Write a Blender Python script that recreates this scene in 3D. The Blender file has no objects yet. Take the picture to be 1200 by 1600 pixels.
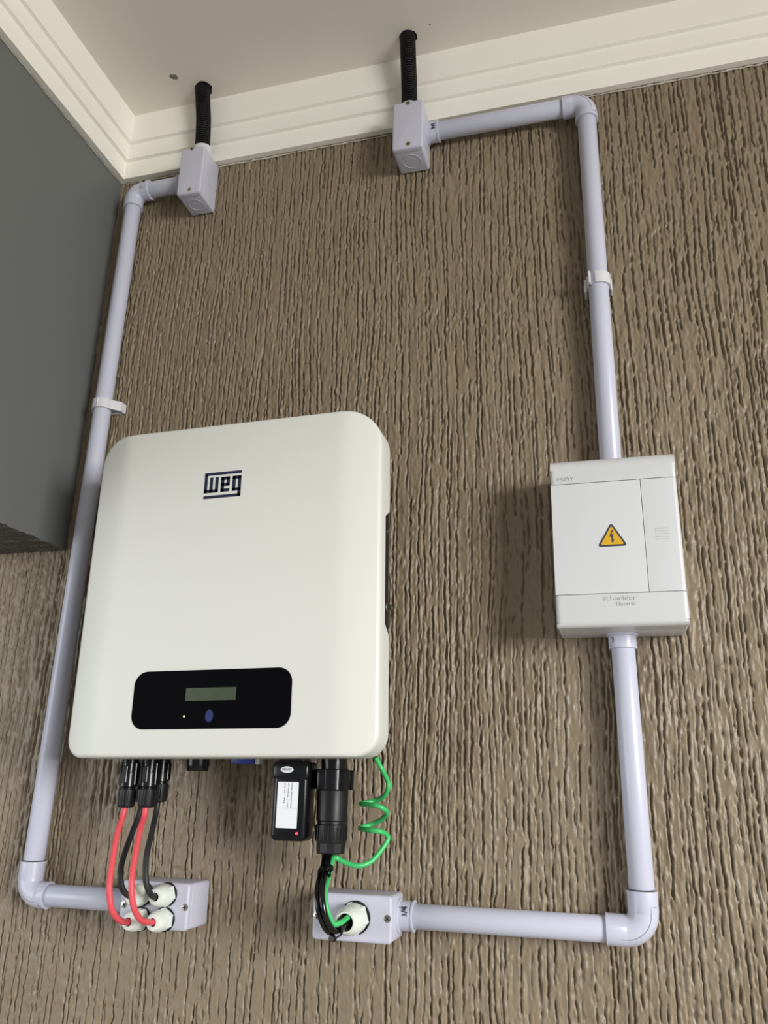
import bpy, bmesh, math, random
import numpy as np
from mathutils import Vector, Matrix

random.seed(7)
rng = np.random.default_rng(11)
scene = bpy.context.scene
COL = scene.collection
Z0 = 1.5            # camera height above the floor; heights below are given from camera level

# ------------------------------------------------------------------ camera
def cam_axes(p, y, r):
    cp, sp, cy, sy, cr, sr = math.cos(p), math.sin(p), math.cos(y), math.sin(y), math.cos(r), math.sin(r)
    f = Vector((-sy*cp, cy*cp, sp)); rt = Vector((cy, sy, 0)); up = rt.cross(f)
    return cr*rt + sr*up, -sr*rt + cr*up, f
cam_d = bpy.data.cameras.new('camera')
cam = bpy.data.objects.new('camera', cam_d); COL.objects.link(cam)
rt, up, fw = cam_axes(math.radians(18.5689), math.radians(15.8217), math.radians(1.3962))
cam.matrix_world = Matrix(((rt.x, up.x, -fw.x, 0), (rt.y, up.y, -fw.y, -1.0), (rt.z, up.z, -fw.z, Z0), (0, 0, 0, 1)))
cam_d.sensor_fit = 'HORIZONTAL'; cam_d.sensor_width = 36.0; cam_d.lens = 36.0*1275.0/1200.0
cam_d.clip_start = 0.01
scene.camera = cam

# ------------------------------------------------------------------ light
world = bpy.data.worlds.new('sky'); scene.world = world; world.use_nodes = True
bg = world.node_tree.nodes['Background']
bg.inputs['Color'].default_value = (0.92, 0.96, 1.0, 1); bg.inputs['Strength'].default_value = 0.40

def area(name, loc, target, sx, sz, power, color):
    l = bpy.data.lights.new(name, 'AREA'); l.shape = 'RECTANGLE'; l.size = sx; l.size_y = sz
    l.energy = power; l.color = color
    o = bpy.data.objects.new(name, l); COL.objects.link(o); o.location = loc
    o.rotation_euler = (Vector(target) - Vector(loc)).to_track_quat('-Z', 'Y').to_euler()
    return o
area('daylight_opening', (3.5, -2.9, Z0+0.70), (-0.2, 0.0, Z0+0.1), 1.5, 1.7, 318, (1.0, 0.99, 0.97))
area('side_opening_daylight', (-2.7, -1.9, Z0+0.05), (-0.6, 0.0, Z0+0.0), 1.3, 1.3, 36, (0.93, 0.97, 1.0))

vs = scene.view_settings
vs.view_transform = 'Standard'; vs.look = 'None'; vs.exposure = -0.19; vs.gamma = 1.0
vs.use_curve_mapping = False

# ------------------------------------------------------------------ materials
def mat(name, col, rough=0.5, spec=0.5, metal=0.0, coat=0.0, bump=None, var=0.0, vscale=20.0, emit=None):
    m = bpy.data.materials.new(name); m.use_nodes = True
    nt = m.node_tree; b = nt.nodes['Principled BSDF']
    b.inputs['Base Color'].default_value = (*col, 1); b.inputs['Roughness'].default_value = rough
    b.inputs['Specular IOR Level'].default_value = spec; b.inputs['Metallic'].default_value = metal
    b.inputs['Coat Weight'].default_value = coat; b.inputs['Coat Roughness'].default_value = 0.08
    tc = nt.nodes.new('ShaderNodeTexCoord')
    if var:
        n = nt.nodes.new('ShaderNodeTexNoise'); n.inputs['Scale'].default_value = vscale; n.inputs['Detail'].default_value = 5
        nt.links.new(tc.outputs['Object'], n.inputs['Vector'])
        r = nt.nodes.new('ShaderNodeMix'); r.data_type = 'RGBA'
        r.inputs[6].default_value = (*[c*(1-var) for c in col], 1); r.inputs[7].default_value = (*[min(1, c*(1+var)) for c in col], 1)
        nt.links.new(n.outputs['Fac'], r.inputs[0]); nt.links.new(r.outputs[2], b.inputs['Base Color'])
    if bump:
        n = nt.nodes.new('ShaderNodeTexNoise'); n.inputs['Scale'].default_value = bump[0]; n.inputs['Detail'].default_value = 3
        nt.links.new(tc.outputs['Object'], n.inputs['Vector'])
        k = nt.nodes.new('ShaderNodeBump'); k.inputs['Strength'].default_value = bump[1]; k.inputs['Distance'].default_value = bump[2]
        nt.links.new(n.outputs['Fac'], k.inputs['Height']); nt.links.new(k.outputs['Normal'], b.inputs['Normal'])
    if emit:
        b.inputs['Emission Color'].default_value = (*emit[0], 1); b.inputs['Emission Strength'].default_value = emit[1]
    return m

def plaster_mat():
    m = bpy.data.materials.new('brown_grooved_render'); m.use_nodes = True
    nt = m.node_tree; N = nt.nodes; L = nt.links; b = N['Principled BSDF']
    b.inputs['Roughness'].default_value = 0.44; b.inputs['Specular IOR Level'].default_value = 0.5
    tc = N.new('ShaderNodeTexCoord')
    n1 = N.new('ShaderNodeTexNoise'); n1.inputs['Scale'].default_value = 9; n1.inputs['Detail'].default_value = 6
    L.new(tc.outputs['Object'], n1.inputs['Vector'])
    mx = N.new('ShaderNodeMix'); mx.data_type = 'RGBA'
    mx.inputs[6].default_value = (0.205, 0.158, 0.101, 1); mx.inputs[7].default_value = (0.258, 0.201, 0.132, 1)
    L.new(n1.outputs['Fac'], mx.inputs[0]); L.new(mx.outputs[2], b.inputs['Base Color'])
    # fine grit everywhere; long vertical grooves only where the mesh carries none
    n2 = N.new('ShaderNodeTexNoise'); n2.inputs['Scale'].default_value = 420; n2.inputs['Detail'].default_value = 3
    mp2 = N.new('ShaderNodeMapping'); mp2.inputs['Scale'].default_value = (1, 1, 0.5)
    L.new(tc.outputs['Object'], mp2.inputs['Vector']); L.new(mp2.outputs['Vector'], n2.inputs['Vector'])
    b1 = N.new('ShaderNodeBump'); b1.inputs['Strength'].default_value = 0.5; b1.inputs['Distance'].default_value = 0.0009
    L.new(n2.outputs['Fac'], b1.inputs['Height'])
    mp3 = N.new('ShaderNodeMapping'); mp3.inputs['Scale'].default_value = (150, 150, 14)
    L.new(tc.outputs['Object'], mp3.inputs['Vector'])
    n3 = N.new('ShaderNodeTexNoise'); n3.inputs['Scale'].default_value = 1; n3.inputs['Detail'].default_value = 3
    L.new(mp3.outputs['Vector'], n3.inputs['Vector'])
    at = N.new('ShaderNodeAttribute'); at.attribute_name = 'plain'
    mu = N.new('ShaderNodeMath'); mu.operation = 'MULTIPLY'
    L.new(n3.outputs['Fac'], mu.inputs[0]); L.new(at.outputs['Fac'], mu.inputs[1])
    b2 = N.new('ShaderNodeBump'); b2.inputs['Strength'].default_value = 1.0; b2.inputs['Distance'].default_value = 0.006
    L.new(mu.outputs['Value'], b2.inputs['Height']); L.new(b1.outputs['Normal'], b2.inputs['Normal'])
    L.new(b2.outputs['Normal'], b.inputs['Normal'])
    return m

M = dict(
    plaster=plaster_mat(),
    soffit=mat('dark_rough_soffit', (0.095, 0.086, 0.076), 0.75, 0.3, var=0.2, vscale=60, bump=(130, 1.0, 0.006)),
    ceiling=mat('ceiling_paint', (0.80, 0.755, 0.68), 0.85, 0.25, var=0.035, vscale=6, bump=(60, 0.12, 0.002)),
    cornice=mat('cornice_paint', (0.92, 0.89, 0.81), 0.7, 0.3, var=0.02, vscale=12),
    grey=mat('grey_wall_paint', (0.142, 0.149, 0.144), 0.5, 0.4, var=0.05, vscale=5, bump=(90, 0.15, 0.001)),
    concrete=mat('floor_concrete', (0.39, 0.375, 0.345), 0.8, 0.3, var=0.15, vscale=4),
    pale=mat('pale_wall_paint', (0.55, 0.52, 0.46), 0.85, 0.2, var=0.03, vscale=4),
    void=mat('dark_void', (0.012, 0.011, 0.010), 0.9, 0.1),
    rubble=mat('chipped_plaster', (0.55, 0.52, 0.46), 0.95, 0.1, var=0.8, vscale=260),
    conduit=mat('grey_conduit_plastic', (0.54, 0.555, 0.66), 0.33, 0.5, var=0.012, vscale=30),
    seam=mat('moulding_seam', (0.27, 0.27, 0.33), 0.5, 0.3),
    clampm=mat('pale_clamp_plastic', (0.66, 0.66, 0.70), 0.4, 0.5),
    boxm=mat('grey_box_plastic', (0.535, 0.540, 0.635), 0.38, 0.5, var=0.012, vscale=40),
    chrome=mat('zinc_screw', (0.55, 0.54, 0.50), 0.3, 0.5, metal=1.0),
    darkrec=mat('screw_recess', (0.06, 0.055, 0.05), 0.6, 0.3),
    ink=mat('dark_print', (0.05, 0.05, 0.07), 0.6, 0.3),
    cover=mat('warm_white_powder_coat', (0.69, 0.695, 0.655), 0.42, 0.45, bump=(900, 0.05, 0.0003)),
    black=mat('black_plastic', (0.005, 0.005, 0.006), 0.24, 0.35),
    blackm=mat('black_matt_plastic', (0.008, 0.008, 0.009), 0.42, 0.35),
    gloss=mat('black_display_glass', (0.002, 0.002, 0.003), 0.10, 0.10),
    lcd=mat('lcd_green', (0.050, 0.068, 0.036), 0.35, 0.4, var=0.25, vscale=160),
    bluebtn=mat('blue_button', (0.010, 0.022, 0.125), 0.4, 0.4),
    blue=mat('blue_plastic', (0.012, 0.03, 0.22), 0.4, 0.5),
    clear=mat('milky_plastic', (0.45, 0.47, 0.47), 0.3, 0.5),
    led=mat('yellow_led', (0.8, 0.75, 0.4), 0.4, 0.3, emit=((1.0, 0.95, 0.6), 0.7)),
    redled=mat('red_led', (0.8, 0.02, 0.03), 0.4, 0.3, emit=((1.0, 0.05, 0.08), 1.6)),
    navy=mat('navy_print', (0.012, 0.017, 0.045), 0.45, 0.4),
    white=mat('white_print', (0.80, 0.82, 0.86), 0.5, 0.4),
    enc=mat('white_enclosure_plastic', (0.60, 0.61, 0.62), 0.36, 0.5, var=0.008, vscale=25),
    yellow=mat('warning_yellow', (0.66, 0.38, 0.022), 0.45, 0.4),
    gland=mat('ivory_gland_plastic', (0.74, 0.78, 0.72), 0.35, 0.5),
    rubber=mat('black_rubber', (0.012, 0.012, 0.013), 0.6, 0.3),
    red=mat('red_cable_sheath', (0.74, 0.085, 0.105), 0.42, 0.45),
    blackcab=mat('charcoal_cable_sheath', (0.020, 0.021, 0.023), 0.5, 0.45),
    blackwire=mat('glossy_black_wire', (0.003, 0.003, 0.004), 0.16, 0.5),
    green=mat('green_wire_sheath', (0.055, 0.52, 0.150), 0.35, 0.5),
    hose=mat('black_corrugated_plastic', (0.008, 0.008, 0.009), 0.5, 0.4),
)

# ------------------------------------------------------------------ mesh helpers
class MB:
    """collects geometry in world coordinates (heights from camera level) into one mesh"""
    def __init__(s): s.v = []; s.f = []; s.m = []
    def add(s, vs, fs, mi=0):
        o = len(s.v); s.v += [tuple(p) for p in vs]
        for f in fs: s.f.append([o+i for i in f]); s.m.append(mi)
        return s
    def frombm(s, bm, mi=0):
        bm.verts.index_update()
        s.add([v.co[:] for v in bm.verts], [[v.index for v in f.verts] for f in bm.faces], mi); bm.free(); return s
    def box(s, x0, x1, y0, y1, z0, z1, r=0.0, seg=3, mi=0, skip=None):
        bm = bmesh.new(); bmesh.ops.create_cube(bm, size=1)
        for v in bm.verts:
            v.co = ((x0+x1)/2+v.co.x*(x1-x0), (y0+y1)/2+v.co.y*(y1-y0), (z0+z1)/2+v.co.z*(z1-z0))
        if r > 0:
            es = [e for e in bm.edges if skip is None or not skip(e)]
            bmesh.ops.bevel(bm, geom=es, offset=r, segments=seg, profile=0.5, affect='EDGES', clamp_overlap=True)
        return s.frombm(bm, mi)
    def lathe(s, p0, axis, prof, n=32, caps=True, mi=0, phase=0.0):
        """prof: list of (distance along axis, radius)"""
        p0 = Vector(p0); a = Vector(axis).normalized()
        u = a.orthogonal().normalized(); w = a.cross(u); vs = []; fs = []
        for d, r in prof:
            for k in range(n):
                t = phase + 2*math.pi*k/n; vs.append(p0+a*d+(u*math.cos(t)+w*math.sin(t))*r)
        for i in range(len(prof)-1):
            for k in range(n): fs.append([i*n+k, i*n+(k+1) % n, (i+1)*n+(k+1) % n, (i+1)*n+k])
        if caps: fs.append(list(range(n))[::-1]); fs.append([(len(prof)-1)*n+k for k in range(n)])
        return s.add(vs, fs, mi)
    def tube(s, pts, r, n=12, caps=True, mi=0, up=None):
        pts = [Vector(p) for p in pts]; vs = []; fs = []; u = None
        for i, p in enumerate(pts):
            t = (pts[min(i+1, len(pts)-1)]-pts[max(i-1, 0)]).normalized()
            u = (t.orthogonal() if u is None else u-t*u.dot(t)).normalized(); w = t.cross(u)
            ri = r[i] if hasattr(r, '__len__') else r
            for k in range(n):
                q = 2*math.pi*k/n; vs.append(p+(u*math.cos(q)+w*math.sin(q))*ri)
        for i in range(len(pts)-1):
            for k in range(n): fs.append([i*n+k, i*n+(k+1) % n, (i+1)*n+(k+1) % n, (i+1)*n+k])
        if caps: fs.append(list(range(n))[::-1]); fs.append([(len(pts)-1)*n+k for k in range(n)])
        return s.add(vs, fs, mi)
    def prism(s, poly, y0, y1, mi=0, bevel=0.0):
        """poly: (x,z) outline seen from the front, extruded from depth y0 (back) to y1 (front)"""
        n = len(poly); vs = [(x, y0, z) for x, z in poly]+[(x, y1, z) for x, z in poly]
        fs = [list(range(n)), [n+k for k in range(n)][::-1]]+[[k, n+k, n+(k+1) % n, (k+1) % n] for k in range(n)]
        return s.add(vs, fs, mi)

def spline(P, n=8):
    P = [Vector(p) for p in P]; out = []
    Q = [P[0]*2-P[1]]+P+[P[-1]*2-P[-2]]
    for i in range(1, len(Q)-2):
        for k in range(n):
            t = k/n; a, b, c, d = Q[i-1], Q[i], Q[i+1], Q[i+2]
            out.append(0.5*((2*b)+(c-a)*t+(2*a-5*b+4*c-d)*t*t+(3*b-a-3*c+d)*t**3))
    out.append(P[-1]); return out

def rrect(x0, x1, z0, z1, r, n=8, radii=None):
    """rounded rectangle outline; radii: bottom-left, bottom-right, top-right, top-left"""
    R = radii or (r, r, r, r); out = []
    for (cx, cz, a0, q) in ((x0+R[0], z0+R[0], 180, R[0]), (x1-R[1], z0+R[1], 270, R[1]), (x1-R[2], z1-R[2], 0, R[2]), (x0+R[3], z1-R[3], 90, R[3])):
        for k in range(n+1):
            t = math.radians(a0+90*k/n); out.append((cx+q*math.cos(t), cz+q*math.sin(t)))
    return out

def ellipse(cx, cz, a, b, n=24):
    return [(cx+a*math.cos(2*math.pi*k/n), cz+b*math.sin(2*math.pi*k/n)) for k in range(n)]

def text_mb(body, x, y, z, height, depth=0.0003, rot=0.0, align='CENTER', axis='front', width=None, bold=0.0):
    cu = bpy.data.curves.new('lettering', 'FONT'); cu.body = body; cu.size = 1.0; cu.align_x = align; cu.align_y = 'CENTER'
    cu.extrude = 0.5; cu.resolution_u = 2; cu.offset = bold
    o = bpy.data.objects.new('lettering', cu); COL.objects.link(o)
    dg = bpy.context.evaluated_depsgraph_get(); me = o.evaluated_get(dg).to_mesh()
    V = [v.co.copy() for v in me.vertices]; F = [list(p.vertices) for p in me.polygons]
    o.evaluated_get(dg).to_mesh_clear(); bpy.data.objects.remove(o); bpy.data.curves.remove(cu)
    h = 0.72; k = height/h; xs = [v.x for v in V]; kx = k if width is None else width/(max(xs)-min(xs))
    mid = (max(xs)+min(xs))/2 if width is not None else 0.0
    c, s = math.cos(rot), math.sin(rot); out = []
    for v in V:
        a, b = (v.x-mid)*kx, v.y*k; a, b = a*c-b*s, a*s+b*c
        out.append((x+a, y-(v.z+0.5)*depth, z+b))
    return MB().add(out, F)

def link(name, mb, mats, parent=None, origin=None, angle=35, flat=False):
    if origin is None:
        if parent is not None: origin = Vector(parent['_o'])
        else:
            a = np.array(mb.v); origin = Vector(((a[:, 0].min()+a[:, 0].max())/2, (a[:, 1].min()+a[:, 1].max())/2, a[:, 2].min()))
    me = bpy.data.meshes.new(name)
    me.from_pydata([(p[0]-origin[0], p[1]-origin[1], p[2]-origin[2]) for p in mb.v], [], mb.f)
    bm = bmesh.new(); bm.from_mesh(me); bmesh.ops.recalc_face_normals(bm, faces=bm.faces); bm.to_mesh(me); bm.free()
    for m in (mats if isinstance(mats, (list, tuple)) else [mats]): me.materials.append(M[m])
    me.polygons.foreach_set('material_index', mb.m)
    if not flat:
        me.polygons.foreach_set('use_smooth', [True]*len(me.polygons)); me.set_sharp_from_angle(angle=math.radians(angle))
    me.update()
    o = bpy.data.objects.new(name, me); COL.objects.link(o)
    if parent is not None: o.parent = parent; o['_o'] = list(origin)
    else: o.location = (origin[0], origin[1], origin[2]+Z0); o['_o'] = list(origin)
    return o

def tag(o, label, cat, group=None):
    o['label'] = label; o['category'] = cat
    if group: o['group'] = group
    return o

def thing(name, label, cat, origin, group=None, rot=(0, 0, 0)):
    o = bpy.data.objects.new(name, None); COL.objects.link(o); o.empty_display_size = 0.03
    o.location = (origin[0], origin[1], origin[2]+Z0); o.rotation_euler = rot; o['_o'] = list(origin)
    return tag(o, label, cat, group)

def structure(name, mb, mats, flat=True, label=None):
    o = link(name, mb, mats, flat=flat); o['kind'] = 'structure'
    if label: o['label'] = label
    return o

# ------------------------------------------------------------------ back wall with dragged-grain grooves
XW, ZC = -0.774, 1.1106            # plane of the grey beam, ceiling height
FX0, FX1, FZ0, FZ1 = -1.00, 0.40, -0.40, 1.000
DX, DZ = 0.0010, 0.0020
def smooth_noise(nz, nx, gz, gx):
    g = rng.standard_normal((gz+2, gx+2))
    zi = np.linspace(0, gz, nz); xi = np.linspace(0, gx, nx)
    z0 = zi.astype(int); x0 = xi.astype(int); fz = (zi-z0)[:, None]; fx = (xi-x0)[None, :]
    fz = fz*fz*(3-2*fz); fx = fx*fx*(3-2*fx)
    a = g[z0][:, x0]; b = g[z0][:, x0+1]; c = g[z0+1][:, x0]; d = g[z0+1][:, x0+1]
    return (a*(1-fx)+b*fx)*(1-fz)+(c*(1-fx)+d*fx)*fz

def wall_heights(nx, nz):
    W, Hh = (nx-1)*DX, (nz-1)*DZ
    H = 0.00030*smooth_noise(nz, nx, int(Hh/0.10), int(W/0.02))
    H += 0.00038*smooth_noise(nz, nx, int(Hh/0.024), int(W/0.0042))
    H += 0.00030*smooth_noise(nz, nx, int(Hh/0.0065), int(W/0.0030))
    # crumbs: sparse raised lumps
    c = smooth_noise(nz, nx, int(Hh/0.0062), int(W/0.0040)); patch = smooth_noise(nz, nx, int(Hh/0.07), int(W/0.05))
    H += 0.0012*np.clip(c-0.9+0.6*np.clip(patch, -1, 1), 0, 1.2)
    drift = 0.0032*smooth_noise(nz, nx, int(Hh/0.16), int(W/0.09))
    G = np.zeros((nz, nx)); Lp = np.zeros((nz, nx)); k = np.arange(-6, 7)
    def stroke(x, z, length, depth, hw):
        r0 = max(0, int(z/DZ)); r1 = min(nz, int((z+length)/DZ)+1); n = r1-r0
        if n < 2: return
        rows = np.arange(r0, r1); t = np.linspace(0, 1, n)
        wob = np.cumsum(rng.standard_normal(n))*0.00018; wob -= np.linspace(0, wob[-1]*0.8, n); wob += np.interp(np.arange(n), np.arange(0, n+3, 3), rng.standard_normal(len(np.arange(0, n+3, 3))))*0.00040
        ci = np.clip(x/DX, 0, nx-1).astype(int)
        xc = x+drift[rows, ci]+wob
        taper = np.clip(np.minimum(t, 1-t)*length/0.006, 0.15, 1)
        dj = depth*taper*np.clip(1+0.50*np.interp(np.arange(n), np.arange(0, n+3, 3), rng.standard_normal(len(np.arange(0, n+3, 3)))), 0.1, 1.8)
        hj = hw*(1+0.25*np.interp(np.arange(n), np.arange(0, n+5, 5), rng.standard_normal(len(np.arange(0, n+5, 5)))))
        cc = np.round(xc/DX).astype(int)[:, None]+k[None, :]
        dx = cc*DX-xc[:, None]; ok = (cc >= 0) & (cc < nx)
        g = -np.clip(dj, 0, 0.0042)[:, None]*np.exp(-(dx/np.clip(hj, 0.0005, 0.003)[:, None])**4)
        side = 1 if rng.random() < 0.62 else -1; lj = np.clip(0.8+0.7*np.interp(np.arange(n), np.arange(0, n+3, 3), rng.standard_normal(len(np.arange(0, n+3, 3)))), 0, 2.2)
        l = 0.30*(depth*lj)[:, None]*np.exp(-((dx-side*0.0026)/0.0012)**2)
        rr = np.repeat(rows[:, None], len(k), 1)
        np.minimum.at(G, (rr[ok], cc[ok]), g[ok]); np.maximum.at(Lp, (rr[ok], cc[ok]), l[ok])
    x = 0.0
    while x < W:
        z = -rng.random()*0.15
        while z < Hh:
            top = z > Hh-0.16
            ln = 0.03+rng.gamma(2.0, 0.045)*(1.6 if top else 1.0)
            if rng.random() < 0.93:
                stroke(x+rng.normal(0, 0.0014), z, ln, rng.uniform(0.0018, 0.0040), rng.uniform(0.0007, 0.00145))
            z += ln+rng.exponential(0.008)
        x += rng.uniform(0.0062, 0.0112)
    for _ in range(int(W*Hh*1500)):
        stroke(rng.random()*W, rng.random()*(Hh-0.06), rng.uniform(0.006, 0.05), rng.uniform(0.0006, 0.0020), rng.uniform(0.0005, 0.0010))
    return H+G+Lp

def build_back_wall():
    # the groove field is wider than the frame; it is sampled finely in view and more coarsely around it
    GX0, GX1, GZ0, GZ1 = -1.50, 1.60, -0.90, 1.00
    nx = int(round((GX1-GX0)/DX))+1; nz = int(round((GZ1-GZ0)/DZ))+1
    H = wall_heights(nx, nz)
    def pick(n, g0, step, f0, f1, st):
        i0 = int(round((f0-g0)/step)); i1 = int(round((f1-g0)/step))
        return np.unique(np.r_[np.arange(0, i0, st), np.arange(i0, i1), np.arange(i1, n, st), n-1])
    ix = pick(nx, GX0, DX, FX0, FX1, 2); iz = pick(nz, GZ0, DZ, FZ0, FZ1, 3)
    xs = np.r_[np.linspace(-2.4, GX0-0.02, 20), GX0+DX*ix, np.linspace(GX1+0.02, 2.6, 20)]
    zs = np.r_[np.linspace(-Z0, GZ0-0.02, 14), GZ0+DZ*iz, np.linspace(GZ1+0.02, ZC+0.02, 4)]
    Y = np.zeros((len(zs), len(xs))); P = np.ones_like(Y)
    ex = np.clip(np.minimum(ix, nx-1-ix)/40, 0, 1); ez = np.clip(iz/40, 0, 1)
    Y[14:14+len(iz), 20:20+len(ix)] = -np.clip(H[np.ix_(iz, ix)], -0.0045, 0.0020)*ex[None]*ez[:, None]
    P[14:14+len(iz), 20:20+len(ix)] = 0
    XX, ZZ = np.meshgrid(xs, zs); V = np.stack([XX, Y, ZZ+Z0], -1).reshape(-1, 3)
    a, b = len(zs), len(xs); idx = np.arange(a*b).reshape(a, b)
    F = np.stack([idx[:-1, :-1], idx[:-1, 1:], idx[1:, 1:], idx[1:, :-1]], -1).reshape(-1, 4)
    me = bpy.data.meshes.new('wall_back'); me.vertices.add(len(V)); me.vertices.foreach_set('co', V.astype(np.float32).ravel())
    me.loops.add(F.size); me.loops.foreach_set('vertex_index', F.astype(np.int32).ravel())
    me.polygons.add(len(F)); me.polygons.foreach_set('loop_start', np.arange(0, F.size, 4, dtype=np.int32))
    me.polygons.foreach_set('use_smooth', np.ones(len(F), bool)); me.update(calc_edges=True)
    at = me.attributes.new('plain', 'FLOAT', 'POINT'); at.data.foreach_set('value', P.astype(np.float32).ravel())
    me.materials.append(M['plaster'])
    o = bpy.data.objects.new('wall_back', me); COL.objects.link(o); o['kind'] = 'structure'
    o['label'] = 'brown plaster wall with rough vertical grooves behind the inverter'
    return o
build_back_wall()

# grey beam on the left, open underneath
BEAM_Z = 0.3215
mb = MB()
def quad(mb, pts, mi=0): mb.add(pts, [[0, 1, 2, 3]], mi)
xb = XW-0.17
n = 60
ys = np.linspace(0.0, -2.6, n)
edge = [BEAM_Z+random.uniform(-0.0014, 0.0014) for _ in ys]
ys = np.r_[np.linspace(0, -0.5, 90), np.linspace(-0.52, -2.6, 20)]; edge = [BEAM_Z+random.uniform(-0.0016, 0.0016) for _ in ys]
for i in range(len(ys)-1):
    quad(mb, [(XW, ys[i], edge[i]), (XW, ys[i+1], edge[i+1]), (XW, ys[i+1], ZC+0.02), (XW, ys[i], ZC+0.02)], 0)
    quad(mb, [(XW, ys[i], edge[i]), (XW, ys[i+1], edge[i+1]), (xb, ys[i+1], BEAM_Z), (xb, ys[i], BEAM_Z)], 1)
quad(mb, [(xb, 0, BEAM_Z), (xb, -2.6, BEAM_Z), (xb, -2.6, ZC+0.02), (xb, 0, ZC+0.02)], 0)
quad(mb, [(XW, -2.6, BEAM_Z), (xb, -2.6, BEAM_Z), (xb, -2.6, ZC+0.02), (XW, -2.6, ZC+0.02)], 0)
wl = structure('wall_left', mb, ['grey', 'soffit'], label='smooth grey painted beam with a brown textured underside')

# ceiling with the drilled holes
HOLES = [(-0.2469, -0.0600, 0.0135, 14, 'void'), (-0.6060, -0.0470, 0.0145, 13, 'void')]
DIVOT = (-0.6430, -0.0800, 0.0068, 11, 'rubble')
SPECK = (-0.2090, -0.0720, 0.0016, 8, 'rubble')
bm = bmesh.new()
def loop(pts):
    vs = [bm.verts.new(p) for p in pts]
    for i in range(len(vs)): bm.edges.new((vs[i], vs[(i+1) % len(vs)]))
    return vs
loop([(XW-0.17, 0.02, ZC), (2.05, 0.02, ZC), (2.05, -2.6, ZC), (XW-0.17, -2.6, ZC)])
rims = []
for hx, hy, hr, hn, hm in HOLES+[DIVOT, SPECK]:
    pts = []
    for k in range(hn):
        t = 2*math.pi*k/hn; q = hr*random.uniform(0.86, 1.16); pts.append((hx+q*math.cos(t), hy+q*math.sin(t), ZC))
    loop(pts); rims.append((pts, hr, hm))
bmesh.ops.triangle_fill(bm, use_beauty=True, edges=bm.edges[:])
mb = MB().frombm(bm, 0)
for pts, hr, hm in rims:
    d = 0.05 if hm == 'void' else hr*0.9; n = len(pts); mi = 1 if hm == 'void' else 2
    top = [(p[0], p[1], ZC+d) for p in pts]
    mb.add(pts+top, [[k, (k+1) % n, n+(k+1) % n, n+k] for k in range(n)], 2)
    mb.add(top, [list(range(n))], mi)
ceil = structure('ceiling', mb, ['ceiling', 'void', 'rubble'], label='off-white painted ceiling with two drilled hose holes')

# stepped cornice along the wall and along the beam (mitred in the corner)
prof = [(0.000, 0.9870), (0.0100, 0.9870), (0.0100, 1.0215), (0.0162, 1.0225), (0.0162, 1.0530), (0.0222, 1.0540), (0.0222, ZC+0.004), (0.0, ZC+0.004)]
def cornice(along):
    mb = MB(); vs = []
    for e in (0, 1):
        for d, z in prof:
            if along == 'x': vs.append((XW+d if e == 0 else 1.9, -d, z))
            else: vs.append((XW+d, -d if e == 0 else -2.6, z))
    n = len(prof)
    fs = [[k, (k+1) % n, n+(k+1) % n, n+k] for k in range(n)]+[[n+k for k in range(n)]]
    return mb.add(vs, fs)
structure('trim_1', cornice('x'), 'cornice', label='cream stepped cornice along the brown wall')
structure('trim_2', cornice('y'), 'cornice', label='cream stepped cornice along the grey beam')
# ragged filler bead where the cornice meets the walls
def bead(axis):
    mb = MB(); pts = []; rad = []
    x = 0.012
    while x < (1.45 if axis == 'x' else 0.75):
        j = random.uniform(-0.0009, 0.0009)
        pts.append((XW+x, -0.0012, 0.9866-0.0035+j) if axis == 'x' else (XW+0.0014, -x, 0.9866-0.0035+j)); rad.append(random.uniform(0.0004, 0.0017) if axis == 'x' else random.uniform(0.0003, 0.0009))
        x += random.uniform(0.004, 0.014)
    return mb.tube(pts, rad, 6)
structure('trim_3', bead('x'), 'pale', label='ragged filler bead under the cornice on the brown wall')
structure('trim_4', bead('y'), 'pale', label='ragged filler bead under the cornice on the grey beam')

# unseen floor, plus two lintels added to hold daylight off the upper wall
mb = MB(); quad(mb, [(-5, 0.3, -Z0), (5, 0.3, -Z0), (5, -7, -Z0), (-5, -7, -Z0)]); structure('floor', mb, 'concrete', label='plain concrete floor below the frame')
structure('added_lintel_front', MB().box(XW-0.17, 1.9, -2.60, -2.42, 0.80, ZC+0.02), 'pale', label='unseen lintel added behind the viewer to shade the upper brown wall')
structure('added_lintel_right', MB().box(1.9, 2.05, -2.60, -0.02, 0.80, ZC+0.02), 'pale', label='unseen lintel added on the right, outside the frame, to shade the upper brown wall')

# ------------------------------------------------------------------ conduit
PY = -0.0205; PR = 0.0132; SR = 0.0157      # axis depth, pipe radius, sleeve radius
def pipe(a, b, label, group):
    a = Vector((a[0], PY, a[1])); b = Vector((b[0], PY, b[1])); L = (b-a).length
    o = link('conduit_pipe', MB().lathe(a, b-a, [(0, PR*0.97), (0.0008, PR), (L-0.0008, PR), (L, PR*0.97)], 40), 'conduit')
    return tag(o, label, 'pipe', group)

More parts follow.
